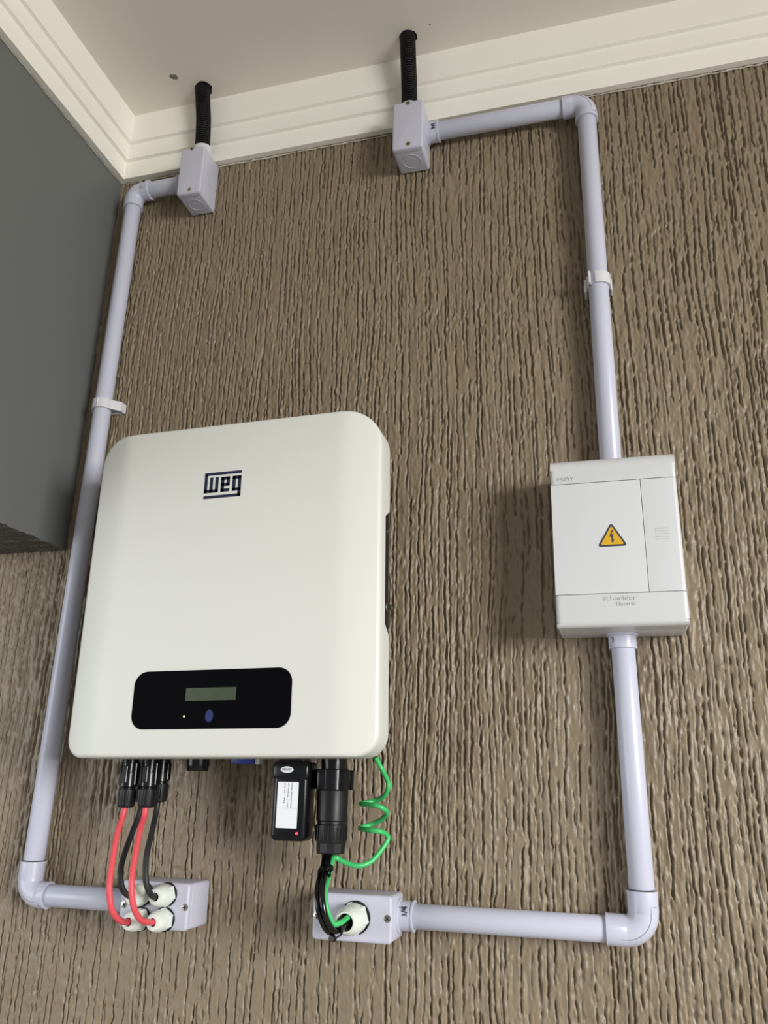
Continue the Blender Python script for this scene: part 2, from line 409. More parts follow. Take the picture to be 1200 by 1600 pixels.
def elbow(e0, corner, e1, label, mark=None):
    """e0, e1: sleeve mouths, corner: where both axes meet (x,z)"""
    E0, C, E1 = Vector((e0[0], PY, e0[1])), Vector((corner[0], PY, corner[1])), Vector((e1[0], PY, e1[1]))
    R = 0.0185; d0 = (E0-C).normalized(); d1 = (E1-C).normalized()
    O = C+d0*R+d1*R
    def P(t): return O-(d1*math.cos(t)+d0*math.sin(t))*R        # from the leg along d0 to the leg along d1
    pts = [E0, E0-d0*0.0012]; rad = [SR, SR]
    pts.append(C+d0*R+d0*0.0005); rad.append(SR)
    for k in range(0, 13):
        pts.append(P(math.pi/2*k/12)); rad.append(SR-0.0003)
    pts.append(C+d1*R+d1*0.0005); rad.append(SR)
    pts += [E1-d1*0.0012, E1]; rad += [SR, SR]
    root = thing('conduit_elbow', label, 'elbow', (C.x, PY, min(E0.z, E1.z)), 'conduit elbows')
    body = MB()
    body.tube(pts, rad, 36)
    link('body', body, 'conduit', root, angle=50)
    for E, d in ((E0, d0), (E1, d1)):
        link('sleeve_lip', MB().lathe(E-d*0.0016, d, [(0, SR-0.001), (0, SR+0.0005), (0.0020, SR+0.0005), (0.0024, SR), (0.0024, PR)], 36, caps=False), 'conduit', root)
    # moulding seam that runs round the outside of the bend
    s = []
    for k in range(-2, 15):
        t = math.pi/2*k/12; c = P(min(max(t, 0), math.pi/2)); out = (c-O).normalized()
        if k < 0: c = C+d0*(R+0.003*-k)
        if k > 12: c = C+d1*(R+0.003*(k-12))
        q = math.radians(62); s.append(c+(out*math.cos(q)+Vector((0, -1, 0))*math.sin(q))*(SR-0.0002))
    s.append(s[-1]+(P(math.pi/2)-O).normalized()*0.006+Vector((0, 0.0035, 0)))
    link('moulding_seam', MB().tube(s, 0.00036, 5), 'seam', root)
    return root

VX = 0.0135; TZ = 0.9515; BZ = -0.1366; LX = -0.7290; LTZ = 0.9415; LBZ = -0.1403
elbow((-0.0190, TZ), (VX, TZ), (VX, 0.9215), 'grey elbow at the upper right corner of the conduit, under the cornice')
elbow((-0.0235, BZ), (VX+0.001, BZ), (VX+0.001, -0.0985), 'grey elbow at the lower right corner of the conduit')
elbow((LX-0.006, -0.1025), (LX-0.006, LBZ), (-0.7055, LBZ), 'grey elbow at the lower left corner of the conduit')
el = elbow((LX, 0.9105), (LX, LTZ), (-0.6985, LTZ), 'grey elbow at the upper left corner beside the grey beam')
link('print_mark', text_mb('3/4', -0.7060, PY-SR*0.86, LTZ+0.0076, 0.0040, 0.0012, rot=math.radians(-90), width=0.0075, bold=0.02), 'ink', el)
pipe((-0.2060, TZ+0.001), (-0.0170, TZ), 'grey conduit pipe running just below the cornice, right of the middle box', 'conduit pipes')
pipe((VX, 0.9235), (VX, 0.3740), 'long grey vertical conduit pipe between the cornice and the white breaker box', 'conduit pipes')
pipe((VX-0.001, 0.1720), (VX+0.001, -0.0965), 'grey vertical conduit pipe hanging below the white breaker box', 'conduit pipes')
pipe((-0.0215, BZ), (-0.2300, BZ), 'grey horizontal conduit pipe right of the box with the single gland', 'conduit pipes')
pipe((LX, 0.9125), (LX-0.0055, -0.1005), 'longest grey vertical conduit pipe, passing left of the inverter', 'conduit pipes')
pipe((-0.7080, LBZ), (-0.5780, LBZ), 'short grey horizontal conduit pipe left of the box with four glands', 'conduit pipes')
pipe((-0.7000, LTZ), (-0.6240, LTZ+0.0005), 'very short grey conduit stub left of the upper left box', 'conduit pipes')

def arc_strip(mb, cx, cy, r0, r1, a0, a1, z0, z1, n=20):
    vs = []; fs = []
    for k in range(n+1):
        t = math.radians(a0+(a1-a0)*k/n)
        for r in (r0, r1):
            for z in (z0, z1): vs.append((cx+r*math.cos(t), cy-r*math.sin(t), z))
    for k in range(n):
        o = 4*k
        for a, b in ((0, 1), (1, 3), (3, 2), (2, 0)): fs.append([o+a, o+b, o+4+b, o+4+a])
    fs += [[0, 1, 3, 2], [4*n, 4*n+1, 4*n+3, 4*n+2]]
    return mb.add(vs, fs)

# snap clamp on the right pipe (angles: 0 = right, 90 = front)
zc = 0.6475; h = 0.0085
c = thing('pipe_clamp', 'pale plastic snap clamp on the right-hand vertical pipe', 'clamp', (VX, 0, zc-h), 'pipe clamps')
link('strap', arc_strip(MB(), VX, PY, PR+0.0003, PR+0.0032, -35, 103, zc-h, zc+h), 'clampm', c)
mb = arc_strip(MB(), VX, PY, PR+0.0002, PR+0.0020, 128, 215, zc-h, zc+h)
mb.box(VX-0.0125, VX-0.0095, PY-PR-0.0035, PY-PR+0.0070, zc-h, zc+h+0.001, 0.0005, 1)
link('latch', mb, 'clampm', c)
mb = MB().box(VX-0.0185, VX-0.0150, -0.0220, -0.0008, zc-h-0.004, zc+h-0.002, 0.0006, 1).box(VX+0.0150, VX+0.0178, -0.0180, -0.0008, zc-h-0.003, zc+h-0.003, 0.0006, 1)
mb.box(VX-0.0180, VX+0.0175, -0.0060, -0.0008, zc-h, zc+h-0.002, 0.0006, 1)
link('base', mb, 'clampm', c)
# saddle clamp on the left pipe
zc = 0.5440; h = 0.0075; lx = LX-0.0021
c = thing('pipe_clamp', 'pale plastic saddle clamp with a side tab on the left vertical pipe', 'clamp', (lx, 0, zc-h), 'pipe clamps')
link('strap', arc_strip(MB(), lx, PY, PR+0.0003, PR+0.0028, 5, 192, zc-h, zc+h), 'clampm', c)
sec = [(0.0128, -0.0265), (0.0275, -0.0130), (0.0280, -0.0010), (0.0255, -0.0010), (0.0250, -0.0118), (0.0110, -0.0240)]
mb = MB(); k_ = len(sec)
mb.add([(lx+x, y, zc-h) for x, y in sec]+[(lx+x, y, zc+h) for x, y in sec], [list(range(k_)), [k_+i for i in range(k_)][::-1]]+[[i, (i+1) % k_, k_+(i+1) % k_, k_+i] for i in range(k_)])
link('side_tab', mb, 'clampm', c)
link('hinge_rib', MB().box(lx+0.0005, lx+0.0016, PY-PR-0.0040, PY-PR-0.0015, zc-h, zc+h, 0.0003, 1), 'clampm', c)
link('base', MB().box(lx-0.0190, lx-0.0155, -0.0200, -0.0008, zc-h-0.001, zc+h-0.001, 0.0006, 1).box(lx-0.0185, lx+0.0265, -0.0055, -0.0008, zc-h, zc+h-0.001, 0.0006, 1), 'clampm', c)

# ------------------------------------------------------------------ junction boxes
BD = 0.055
def screw(x, y, z, parent, r=0.0043):
    s = link('lid_screw', MB().lathe((x, y+0.0005, z), (0, -1, 0), [(0, r), (0.0009, r), (0.0012, r*0.8)], 16), 'chrome', parent)
    t = random.uniform(0, 1.5); mb = MB()
    for q in (t, t+math.pi/2):
        c_, s_ = math.cos(q), math.sin(q); w = r*0.16; l = r*0.62
        mb.prism([(x+c_*a-s_*b, z+s_*a+c_*b) for a, b in ((-l, -w), (l, -w), (l, w), (-l, w))], y-0.0006, y-0.00085)
    link('recess', mb, 'darkrec', s)

def ring(p, axis, r, t=0.0005, n=36):
    return MB().lathe(p, axis, [(-0.0004, r-t), (0.0005, r-t*0.5), (0.0005, r+t*0.5), (-0.0004, r+t)], n, caps=False)

def jbox(x0, x1, z0, z1, label, screws, name='junction_box'):
    r = thing(name, label, 'junction box', ((x0+x1)/2, 0, z0), 'plastic junction boxes')
    link('body', MB().box(x0+0.0004, x1-0.0004, -0.0480, -0.0012, z0+0.0004, z1-0.0004, 0.0042, 4), 'boxm', r)
    mb = MB()
    bm = bmesh.new(); bmesh.ops.create_cube(bm, size=1)
    for v in bm.verts: v.co = ((x0+x1)/2+v.co.x*(x1-x0), -0.0476+(v.co.y-0.5)*0.0079, (z0+z1)/2+v.co.z*(z1-z0))
    es = [e for e in bm.edges if abs(e.verts[0].co.y-e.verts[1].co.y) > 1e-4]
    bmesh.ops.bevel(bm, geom=es, offset=0.0045, segments=4, profile=0.5, affect='EDGES')
    ym = min(v.co.y for v in bm.verts)
    es = [e for e in bm.edges if all(abs(v.co.y-ym) < 1e-5 for v in e.verts)]
    bmesh.ops.bevel(bm, geom=es, offset=0.0032, segments=4, profile=0.5, affect='EDGES')
    link('lid', MB().frombm(bm), 'boxm', r)
    for s in screws: screw(s[0], -BD, s[1], r)
    return r

def collar(parent, p, axis, with_mark=None, r=SR):
    p = Vector(p); a = Vector(axis)
    c = link('conduit_collar', MB().lathe(p-a*0.001, a, [(0, r+0.0020), (0.0030, r+0.0020), (0.0036, r), (0.0170, r), (0.0170, r+0.0008), (0.0190, r+0.0008), (0.0192, PR)], 36), 'conduit', parent)
    return c

# upper left box
b = jbox(-0.6270, -0.5845, 0.8885, 0.9805, 'grey junction box below the left corrugated hose, screw lid facing out', [(-0.6080, 0.9770), (-0.6040, 0.8955)])
link('knockout', ring((-0.6055, -0.0270, 0.8888), (0, 0, -1), 0.0120), 'boxm', b)
link('knockout', ring((-0.5849, -0.0270, 0.9340), (1, 0, 0), 0.0120), 'boxm', b)
collar(b, (-0.6262, PY, LTZ), (-1, 0, 0), r=SR-0.0006)
link('hose_collar', MB().lathe((-0.6040, -0.0290, 0.9790), (0, 0, 1), [(0, 0.0150), (0.0190, 0.0150), (0.0215, 0.0140), (0.0215, 0.0110)], 32), 'clampm', b)
# upper middle box
b = jbox(-0.2695, -0.2220, 0.8985, 0.9870, 'grey junction box below the right corrugated hose, with a pipe leaving to the right', [(-0.2460, 0.9830), (-0.2445, 0.9060)])
link('knockout', ring((-0.2455, -0.0270, 0.8988), (0, 0, -1), 0.0135), 'boxm', b)
c = collar(b, (-0.2224, PY, TZ+0.001), (1, 0, 0))
link('print_mark', text_mb('3/4', -0.2110, PY-SR-0.0001, TZ-0.002, 0.0056, 0.0004, rot=math.radians(-90), width=0.0105, bold=0.02), 'ink', c)
link('hose_collar', MB().lathe((-0.2490, -0.0300, 0.9855), (0, 0, 1), [(0, 0.0150), (0.0130, 0.0150), (0.0155, 0.0140), (0.0155, 0.0110)], 32), 'clampm', b)

# cable glands
def gland(parent, x, z, r, length, mouth):
    y = -BD
    g = link('cable_gland', MB().lathe((x, y-0.0020, z), (0, -1, 0), [(0, r), (length*0.30, r), (length*0.36, r*0.96)], 6, phase=random.uniform(0, 1)), 'gland', parent, angle=25)
    link('sealing_ring', MB().lathe((x, y+0.0008, z), (0, -1, 0), [(0, r*1.04), (0.0028, r*1.04)], 32), 'rubber', g)
    L = length; q = r*0.93
    prof = [(0, q), (L*0.45, q*0.98), (L*0.66, q*0.93), (L*0.82, q*0.84), (L*0.93, q*0.73), (L, mouth*1.22), (L, mouth*1.05), (L*0.80, mouth), (L*0.3, mouth)]
    link('dome_nut', MB().lathe((x, y-0.0020-L*0.10, z), (0, -1, 0), [(d*0.90, rr) for d, rr in prof], 32, caps=False), 'gland', g)
    link('mouth_seal', MB().lathe((x, y-0.0020-L*0.45, z), (0, -1, 0), [(0, mouth*1.01), (0.0005, mouth*1.01)], 24), 'rubber', g)
    return g

# lower left box with four glands
b = jbox(-0.5815, -0.4920, -0.1640, -0.1130, 'grey junction box with four glands fed by red and black cables', [(-0.5755, -0.1400), (-0.4965, -0.1385)])
GL = [(-0.5515, -0.1535), (-0.5205, -0.1523), (-0.5515, -0.1268), (-0.5205, -0.1260)]
for gx, gz in GL: gland(b, gx, gz, 0.0128, 0.026, 0.0045)
link('embossed_oval', MB().add(*(lambda e: ([(x, -BD-0.00045, z) for x, z in ellipse(-0.5005, -0.1385, 0.0028, 0.0095)]+[(x, -BD+0.0003, z) for x, z in ellipse(-0.5005, -0.1385, 0.0033, 0.0101)]+[(x, -BD+0.0003, z) for x, z in ellipse(-0.5005, -0.1385, 0.0022, 0.0088)], [[k, (k+1) % 24, 24+(k+1) % 24, 24+k] for k in range(24)]+[[k, (k+1) % 24, 48+(k+1) % 24, 48+k] for k in range(24)]))(0)), 'boxm', b)
# lower right box with one gland
b = jbox(-0.3390, -0.2480, -0.1615, -0.1135, 'grey junction box with one large gland taking the black and green wires', [(-0.2530, -0.1360), (-0.3330, -0.1375)])
gland(b, -0.2890, -0.1370, 0.0165, 0.036, 0.0085)
c = collar(b, (-0.2484, PY, BZ), (1, 0, 0))
link('print_mark', text_mb('3/4', -0.2385, PY-SR*0.90-0.0003, BZ+0.0060, 0.0060, 0.0012, rot=math.radians(90), width=0.0110, bold=0.02), 'ink', c)

# ------------------------------------------------------------------ corrugated hoses
def hose(pts, r, label):
    P = spline(pts, 40); out = []; acc = 0; rad = []
    L = sum((P[i+1]-P[i]).length for i in range(len(P)-1)); step = 0.00095; N = int(L/step)
    cum = [0]
    for i in range(len(P)-1): cum.append(cum[-1]+(P[i+1]-P[i]).length)
    j = 0
    for k in range(N+1):
        d = L*k/N
        while j < len(P)-2 and cum[j+1] < d: j += 1
        t = (d-cum[j])/max(1e-9, cum[j+1]-cum[j]); out.append(P[j].lerp(P[j+1], t)); rad.append(r*(1.0 if k % 4 in (0, 1) else 0.83))
    o = link('corrugated_hose', MB().tube(out, rad, 24), 'hose', angle=60)
    return tag(o, label, 'hose', 'corrugated hoses')
hose([(-0.2490, -0.0300, 0.975), (-0.2485, -0.0360, 1.02), (-0.2475, -0.0500, 1.07), (-0.2469, -0.0600, 1.112), (-0.2469, -0.0605, 1.15)], 0.0124, 'black corrugated hose from the ceiling into the right upper box')
hose([(-0.6040, -0.0290, 0.970), (-0.6035, -0.0330, 1.01), (-0.6025, -0.0400, 1.05), (-0.6050, -0.0460, 1.09), (-0.6070, -0.0480, 1.115), (-0.6080, -0.0480, 1.15)], 0.0124, 'black corrugated hose from the ceiling into the left upper box')

# ------------------------------------------------------------------ inverter
IX, IZ = -0.4295, 0.0258
inv = thing('solar_inverter', 'white wall-mounted solar inverter with a black display strip', 'inverter', (IX, 0, IZ), rot=(0, math.radians(-0.9), 0))
def build_cover():
    W2, Ht, cx = 0.1905, 0.4035, IX-0.0045
    radii = (0.022, 0.026, 0.042, 0.038); rings = []
    for d, y in ((0, -0.100), (0, -0.1200), (0, -0.1450), (0.0004, -0.1466), (0.0013, -0.1482), (0.0027, -0.1491), (0.0045, -0.1495)):
        rings.append([(x, y, z) for x, z in rrect(cx-W2+d, cx+W2-d, IZ+d, IZ+Ht-d, 0, 12, radii=[r-d for r in radii])])
    bm = bmesh.new(); V = [[bm.verts.new(p) for p in r] for r in rings]; n = len(V[0])
    for i in range(len(V)-1):
        for k in range(n): bm.faces.new((V[i][k], V[i][(k+1) % n], V[i+1][(k+1) % n], V[i+1][k]))
    bm.faces.new(V[-1])
    def cut(co, no):
        bmesh.ops.bisect_plane(bm, geom=bm.verts[:]+bm.edges[:]+bm.faces[:], plane_co=co, plane_no=no)
    for dx in (0.136, 0.140, 0.144, 0.148, 0.152, 0.156):
        for s in (-1, 1): cut((cx+s*dx, 0, 0), (1, 0, 0))
    for z in (0.311, 0.300, 0.172, 0.160): cut((0, 0, z), (0, 0, 1))
    def yf(x):
        t = max(0.0, abs(x-cx)-0.136)
        return (t*t/0.040*0.235 if t < 0.020 else 0.235*(t-0.010))
    for v in bm.verts:
        if v.co.y < -0.130: v.co.y += yf(v.co.x)
        elif v.co.x > cx+W2-1e-4 and 0.171 < v.co.z < 0.301 and v.co.y > -0.110: v.co.y = -0.1180
    return MB().frombm(bm)
link('cover', build_cover(), 'cover', inv, angle=40)
link('body', MB().box(IX-0.172, -0.2690, -0.1330, -0.0220, 0.0370, 0.4080, 0.006, 3), 'blackm', inv)
link('side_rail', MB().box(-0.2760, -0.2545, -0.1180, -0.0620, 0.150, 0.330, 0.001, 1), 'blackm', inv)
link('wall_bracket', MB().box(IX-0.12, IX+0.12, -0.0240, -0.0010, 0.10, 0.36, 0.002, 1), 'blackm', inv)
mb = MB()
for k in range(9):
    z = 0.07+k*0.036; mb.box(IX-0.178, IX-0.171, -0.090, -0.030, z, z+0.02, 0.001, 1)
link('heat_sink_fin', mb, 'blackm', inv)
# display
FY = -0.1495
disp = link('display_panel', MB().prism(rrect(-0.5352, -0.3400, 0.0560, 0.1212, 0.016, 8), FY+0.001, FY-0.0007), 'gloss', inv)
link('lcd_screen', MB().prism([(-0.4682, 0.0868), (-0.4062, 0.0868), (-0.4062, 0.1010), (-0.4682, 0.1010)], FY, FY-0.0011), 'lcd', disp)
link('touch_button', MB().prism(ellipse(-0.4370, 0.0700, 0.0048, 0.0068), FY, FY-0.0011), 'bluebtn', disp)
link('status_light', MB().prism(ellipse(-0.4680, 0.0697, 0.0011, 0.0011, 12), FY, FY-0.0012), 'led', disp)
# badge: two offset bars with the letters w, e, g between them
LW, LH, LX0, LZ0 = 0.0492, 0.0338, -0.4672, 0.3295
def R_(u0, u1, v0, v1): return [(LX0+LW*u0, LZ0+LH*v0), (LX0+LW*u1, LZ0+LH*v0), (LX0+LW*u1, LZ0+LH*v1), (LX0+LW*u0, LZ0+LH*v1)]
mb = MB()
for a in ((0, 1, .905, 1), (0, .075, .23, .95), (0, .377, .23, .33), (.155, .225, .25, .80), (.305, .377, .25, .80),
          (.46, .535, .23, .79), (.46, .685, .69, .79), (.612, .685, .45, .79), (.46, .685, .45, .55), (.46, .685, .23, .33),
          (.772, .847, .23, .79), (.772, 1, .69, .79), (.772, 1, .23, .33), (.925, 1, 0, .79), (0, 1, 0, .098)):
    mb.prism(R_(a[0]-.006*(a[0] > 0), a[1]+.006*(a[1] < 1), a[2]-.010*(a[2] > 0), a[3]+.010*(a[3] < 1)), FY, FY-0.0004)
link('logo', mb, 'navy', inv)['label'] = 'navy weg lettering between two bars'
# side latch
mb = MB().lathe((-0.2560, -0.0780, 0.1990), (1, 0, 0), [(0, 0.0050), (0.0040, 0.0050), (0.0050, 0.0035), (0.0095, 0.0035), (0.0100, 0.0025)], 12)
link('side_screw', mb, 'chrome', inv)
for z, s in ((0.314, 1), (0.190, 1)):
    p = [(-0.2550, -0.0760, z+0.014), (-0.2510, -0.0740, z+0.010), (-0.2500, -0.0720, z), (-0.2510, -0.0720, z-0.014), (-0.2550, -0.0740, z-0.020)]
    link('latch_wire', MB().tube(spline(p, 6), 0.0009, 6), 'chrome', inv)
# small parts under the cover
link('vent_cap', MB().lathe((-0.4830, -0.080, 0.0380), (0, 0, -1), [(0, 0.0135), (0.0185, 0.0135), (0.0245, 0.0122), (0.0252, 0.0115)], 24), 'black', inv)
link('blue_port_plug', MB().box(-0.4350, -0.4085, -0.092, -0.068, 0.0208, 0.040, 0.0015, 2), 'blue', inv)
link('port_clip', MB().box(-0.4080, -0.4030, -0.086, -0.072, 0.0205, 0.040, 0.001, 1), 'clear', inv)
for sx, sy in ((-0.5705, -0.085), (-0.5430, -0.085), (-0.5625, -0.060), (-0.5420, -0.060)):
    link('dc_socket', MB().lathe((sx, sy, 0.0400), (0, 0, -1), [(0, 0.0098), (0.0180, 0.0098), (0.0190, 0.0080)], 20), 'black', inv)
link('dongle_port', MB().box(-0.3720, -0.3420, -0.100, -0.075, 0.020, 0.040, 0.001, 1), 'black', inv)
link('grid_socket', MB().lathe((-0.3125, -0.080, 0.0400), (0, 0, -1), [(0, 0.0145), (0.0180, 0.0145), (0.0260, 0.0140)], 28), 'black', inv)
link('earth_stud', MB().lathe((-0.2718, -0.052, 0.0400), (0, 0, -1), [(0, 0.0050), (0.0060, 0.0050), (0.0060, 0.0030), (0.0090, 0.0030)], 6), 'chrome', inv)

# ------------------------------------------------------------------ solar cables with plugs
def solar_cable(px, py, ztop, zbot, pts, matn, label, group):
    r = thing('solar_cable', label, 'cable', (px, py, zbot), group)
    p = link('plug', MB().lathe((px, py, ztop), (0, 0, -1), [(0, 0.0088), (0.0170, 0.0088), (0.0175, 0.0098), (ztop-zbot-0.024, 0.0102), (ztop-zbot-0.0225, 0.0088), (ztop-zbot-0.021, 0.0088)], 24), 'black', r)
    mb = MB()
    for s in (-1, 1): mb.box(px+s*0.0098-0.0016, px+s*0.0098+0.0016, py-0.004, py+0.004, zbot+0.0255, ztop-0.006, 0.0008, 1)
    mb.box(px-0.0035, px+0.0035, py-0.0112, py-0.0090, zbot+0.028, ztop-0.010, 0.0006, 1)
    link('locking_clip', mb, 'black', p)
    nl = 0.0215
    nut = link('plug_nut', MB().lathe((px, py, zbot+nl), (0, 0, -1), [(0, 0.0095), (0.001, 0.0102), (nl-0.003, 0.0100), (nl-0.0008, 0.0092), (nl, 0.0070)], 28), 'blackm', r)
    mb = MB()
    for k in range(14):
        t = 2*math.pi*k/14; mb.tube([(px+0.0101*math.cos(t), py+0.0101*math.sin(t), zbot+nl-0.0015), (px+0.0099*math.cos(t), py+0.0099*math.sin(t), zbot+0.004)], 0.0007, 5)
    link('grip_rib', mb, 'blackm', nut)
    link('sheath', MB().tube(spline([(px, py, zbot+0.010)]+pts, 10), 0.0034, 14), matn, r)
    return r
# sheaths leave the nut, bow away from the wall and turn into the gland mouths
solar_cable(-0.5705, -0.085, 0.0260, -0.0313, [(-0.5715, -0.0865, -0.040), (-0.5685, -0.0988, -0.0612), (-0.5624, -0.1119, -0.0935), (-0.5581, -0.1180, -0.1162), (-0.5543, -0.1140, -0.1370), (-0.5526, -0.1000, -0.1490), (-0.5516, -0.0850, -0.1530), (-0.5515, -0.0640, -0.1535)], 'red', 'red solar cable on the far left, entering the lower left gland', 'solar cables under the inverter')
solar_cable(-0.5430, -0.085, 0.0262, -0.0305, [(-0.5428, -0.0870, -0.040), (-0.5390, -0.0987, -0.0539), (-0.5321, -0.1157, -0.0852), (-0.5276, -0.1240, -0.1073), (-0.5235, -0.1220, -0.1300), (-0.5212, -0.1080, -0.1455), (-0.5206, -0.0860, -0.1515), (-0.5205, -0.0640, -0.1523)], 'red', 'red solar cable between the two black cables, entering the lower right gland', 'solar cables under the inverter')
solar_cable(-0.5625, -0.060, 0.0262, -0.0255, [(-0.5640, -0.0640, -0.040), (-0.5635, -0.0746, -0.0583), (-0.5600, -0.0934, -0.0839), (-0.5570, -0.1010, -0.1008), (-0.5535, -0.0990, -0.1170), (-0.5518, -0.0850, -0.1258), (-0.5515, -0.0640, -0.1268)], 'blackcab', 'black solar cable between the two red cables, entering the upper left gland', 'solar cables under the inverter')
solar_cable(-0.5420, -0.060, 0.0265, -0.0245, [(-0.5410, -0.0640, -0.037), (-0.5360, -0.0768, -0.0545), (-0.5290, -0.0960, -0.0824), (-0.5240, -0.1010, -0.1043), (-0.5212, -0.0970, -0.1175), (-0.5205, -0.0850, -0.1250), (-0.5205, -0.0640, -0.1260)], 'blackcab', 'black solar cable on the right, entering the upper right gland', 'solar cables under the inverter')

# ------------------------------------------------------------------ communication dongle
d = thing('communication_dongle', 'black plug-in communication dongle with a white label and red light', 'dongle', (-0.3565, -0.090, -0.0590))
mb = MB()
bm = bmesh.new(); bmesh.ops.create_cube(bm, size=1)
for v in bm.verts: v.co = (-0.3555+v.co.x*0.0415, -0.0890+v.co.y*0.0300, -0.0255+v.co.z*0.0680)
bmesh.ops.bevel(bm, geom=[e for e in bm.edges if abs(e.verts[0].co.z-e.verts[1].co.z) > 1e-4], offset=0.0055, segments=4, profile=0.5, affect='EDGES')
zm = min(v.co.z for v in bm.verts)
for v in bm.verts:
    pass
bmesh.ops.bevel(bm, geom=[e for e in bm.edges if all(abs(v.co.z-zm) < 1e-5 for v in e.verts)], offset=0.0062, segments=4, profile=0.5, affect='EDGES')
link('body', MB().frombm(bm), 'black', d)
link('cap', MB().box(-0.3775, -0.3335, -0.1055, -0.0725, 0.0040, 0.0240, 0.0045, 3), 'black', d)
DY = -0.1040
lab = link('label_plate', MB().prism(rrect(-0.3692, -0.3445, -0.0462, 0.0020, 0.0008, 3), DY+0.0005, DY-0.0002), 'white', d)
lab['label'] = 'white printed label'
mb = MB()
for x, s_, h_ in ((-0.3525, 'MODEL: GPRS/WIFI-PLUG', 0.00135), (-0.3565, 'RF Module: 1 - 1W', 0.0013), (-0.3607, 'DC 5V   IP65', 0.0013)):
    t = text_mb(s_, x, DY-0.0001, -0.0120 if len(s_) > 14 else -0.0100, h_, 0.00025, rot=math.radians(-90), width=0.026 if len(s_) > 14 else 0.021)
    mb.v_off = 0; o_ = len(mb.v); mb.add(t.v, t.f)
link('print', mb, 'ink', lab)
link('divider', MB().box(-0.3690, -0.3447, DY-0.00035, DY, -0.0256, -0.0254), 'seam', lab)
fb = link('front_badge', MB().prism(ellipse(-0.3588, 0.0152, 0.0076, 0.0034), -0.1050, -0.1058), 'white', d)
link('print', text_mb('FRONT', -0.3588, -0.1057, 0.0152, 0.0026, 0.0003, width=0.0108), 'ink', fb)
link('status_light', MB().lathe((-0.3440, DY+0.0003, -0.0512), (0, -1, 0), [(0, 0.0017), (0.0006, 0.0016), (0.0009, 0.0009)], 14), 'redled', d)

# ------------------------------------------------------------------ grid connector and its wires
CX, CY = -0.3125, -0.080
a = thing('grid_connector', 'black round multi-part grid connector hanging under the inverter', 'connector', (CX, CY, -0.0715))
cl = link('coupling_ring', MB().lathe((CX, CY, 0.0170), (0, 0, -1), [(0, 0.0165), (0.001, 0.0192), (0.0215, 0.0192), (0.0225, 0.0178)], 32), 'black', a)
mb = MB()
for k in range(5):
    t = 2*math.pi*k/5+0.5; ux, uy = math.cos(t), math.sin(t)
    mb.box(CX+ux*0.0188-0.0045, CX+ux*0.0188+0.0045, CY+uy*0.0188-0.0025, CY+uy*0.0188+0.0025, -0.0050, 0.0165, 0.0012, 2)
link('grip_lug', mb, 'black', cl)
link('shell', MB().lathe((CX, CY, -0.0055), (0, 0, -1), [(0, 0.0172), (0.0010, 0.0176), (0.0318, 0.0172), (0.0330, 0.0158), (0.0365, 0.0158)], 36), 'blackm', a)
nt_ = link('ribbed_nut', MB().lathe((CX, CY, -0.0410), (0, 0, -1), [(0, 0.0160), (0.0012, 0.0174), (0.0170, 0.0172), (0.0195, 0.0160)], 36), 'blackm', a)
mb = MB()
for k in range(22):
    t = 2*math.pi*k/22; mb.tube([(CX+0.0173*math.cos(t), CY+0.0173*math.sin(t), -0.0430), (CX+0.0172*math.cos(t), CY+0.0172*math.sin(t), -0.0575)], 0.0009, 5)
link('grip_rib', mb, 'blackm', nt_)
link('tail_nut', MB().lathe((CX, CY, -0.0600), (0, 0, -1), [(0, 0.0162), (0.0100, 0.0160), (0.0115, 0.0148), (0.0115, 0.0090), (0.0080, 0.0085)], 12, phase=0.2), 'blackm', a, angle=20)

base = [(-0.3141, -0.0800, -0.0640), (-0.3132, -0.0860, -0.0760), (-0.3105, -0.1000, -0.0865), (-0.3075, -0.1180, -0.0965), (-0.3045, -0.1280, -0.1090), (-0.3005, -0.1300, -0.1240), (-0.2965, -0.1230, -0.1370), (-0.2940, -0.1110, -0.1430), (-0.2915, -0.0990, -0.1415), (-0.2895, -0.0880, -0.1390), (-0.2890, -0.0760, -0.1395)]
def offs(dx, dy, dz, taper=False): return [(x+dx, y+dy, z+dz) for x, y, z in base]
def wire(pts, r, m, name, label, n=10):
    o = link(name, MB().tube(spline(pts, n), r, 12), m)
    return tag(o, label, 'wire')
wire(offs(-0.0042, 0.0012, -0.0014), 0.0031, 'blackwire', 'black_wire', 'outer glossy black wire looping from the grid connector to the gland')
wire(offs(0.0020, -0.0024, 0.0010), 0.0031, 'blackwire', 'black_wire', 'inner glossy black wire lying beside the green wire above the gland')
g = [(-0.2716, -0.0520, 0.0315), (-0.2670, -0.045, 0.0206), (-0.26, -0.045, 0.0088), (-0.2572, -0.046, -0.0003), (-0.2645, -0.038, -0.0112), (-0.2789, -0.032, -0.0169), (-0.2897, -0.045, -0.0198), (-0.2713, -0.058, -0.0205), (-0.2608, -0.058, -0.023), (-0.258, -0.046, -0.0289), (-0.268, -0.036, -0.0367), (-0.2823, -0.032, -0.0428), (-0.29, -0.045, -0.046), (-0.2751, -0.058, -0.047), (-0.2631, -0.058, -0.0479), (-0.2581, -0.046, -0.0516), (-0.2571, -0.044, -0.057), (-0.2633, -0.05, -0.0683), (-0.272, -0.058, -0.0793), (-0.2839, -0.066, -0.0837), (-0.2971, -0.0690, -0.0812), (-0.3075, -0.0720, -0.0765), (-0.3098, -0.0780, -0.0762)]
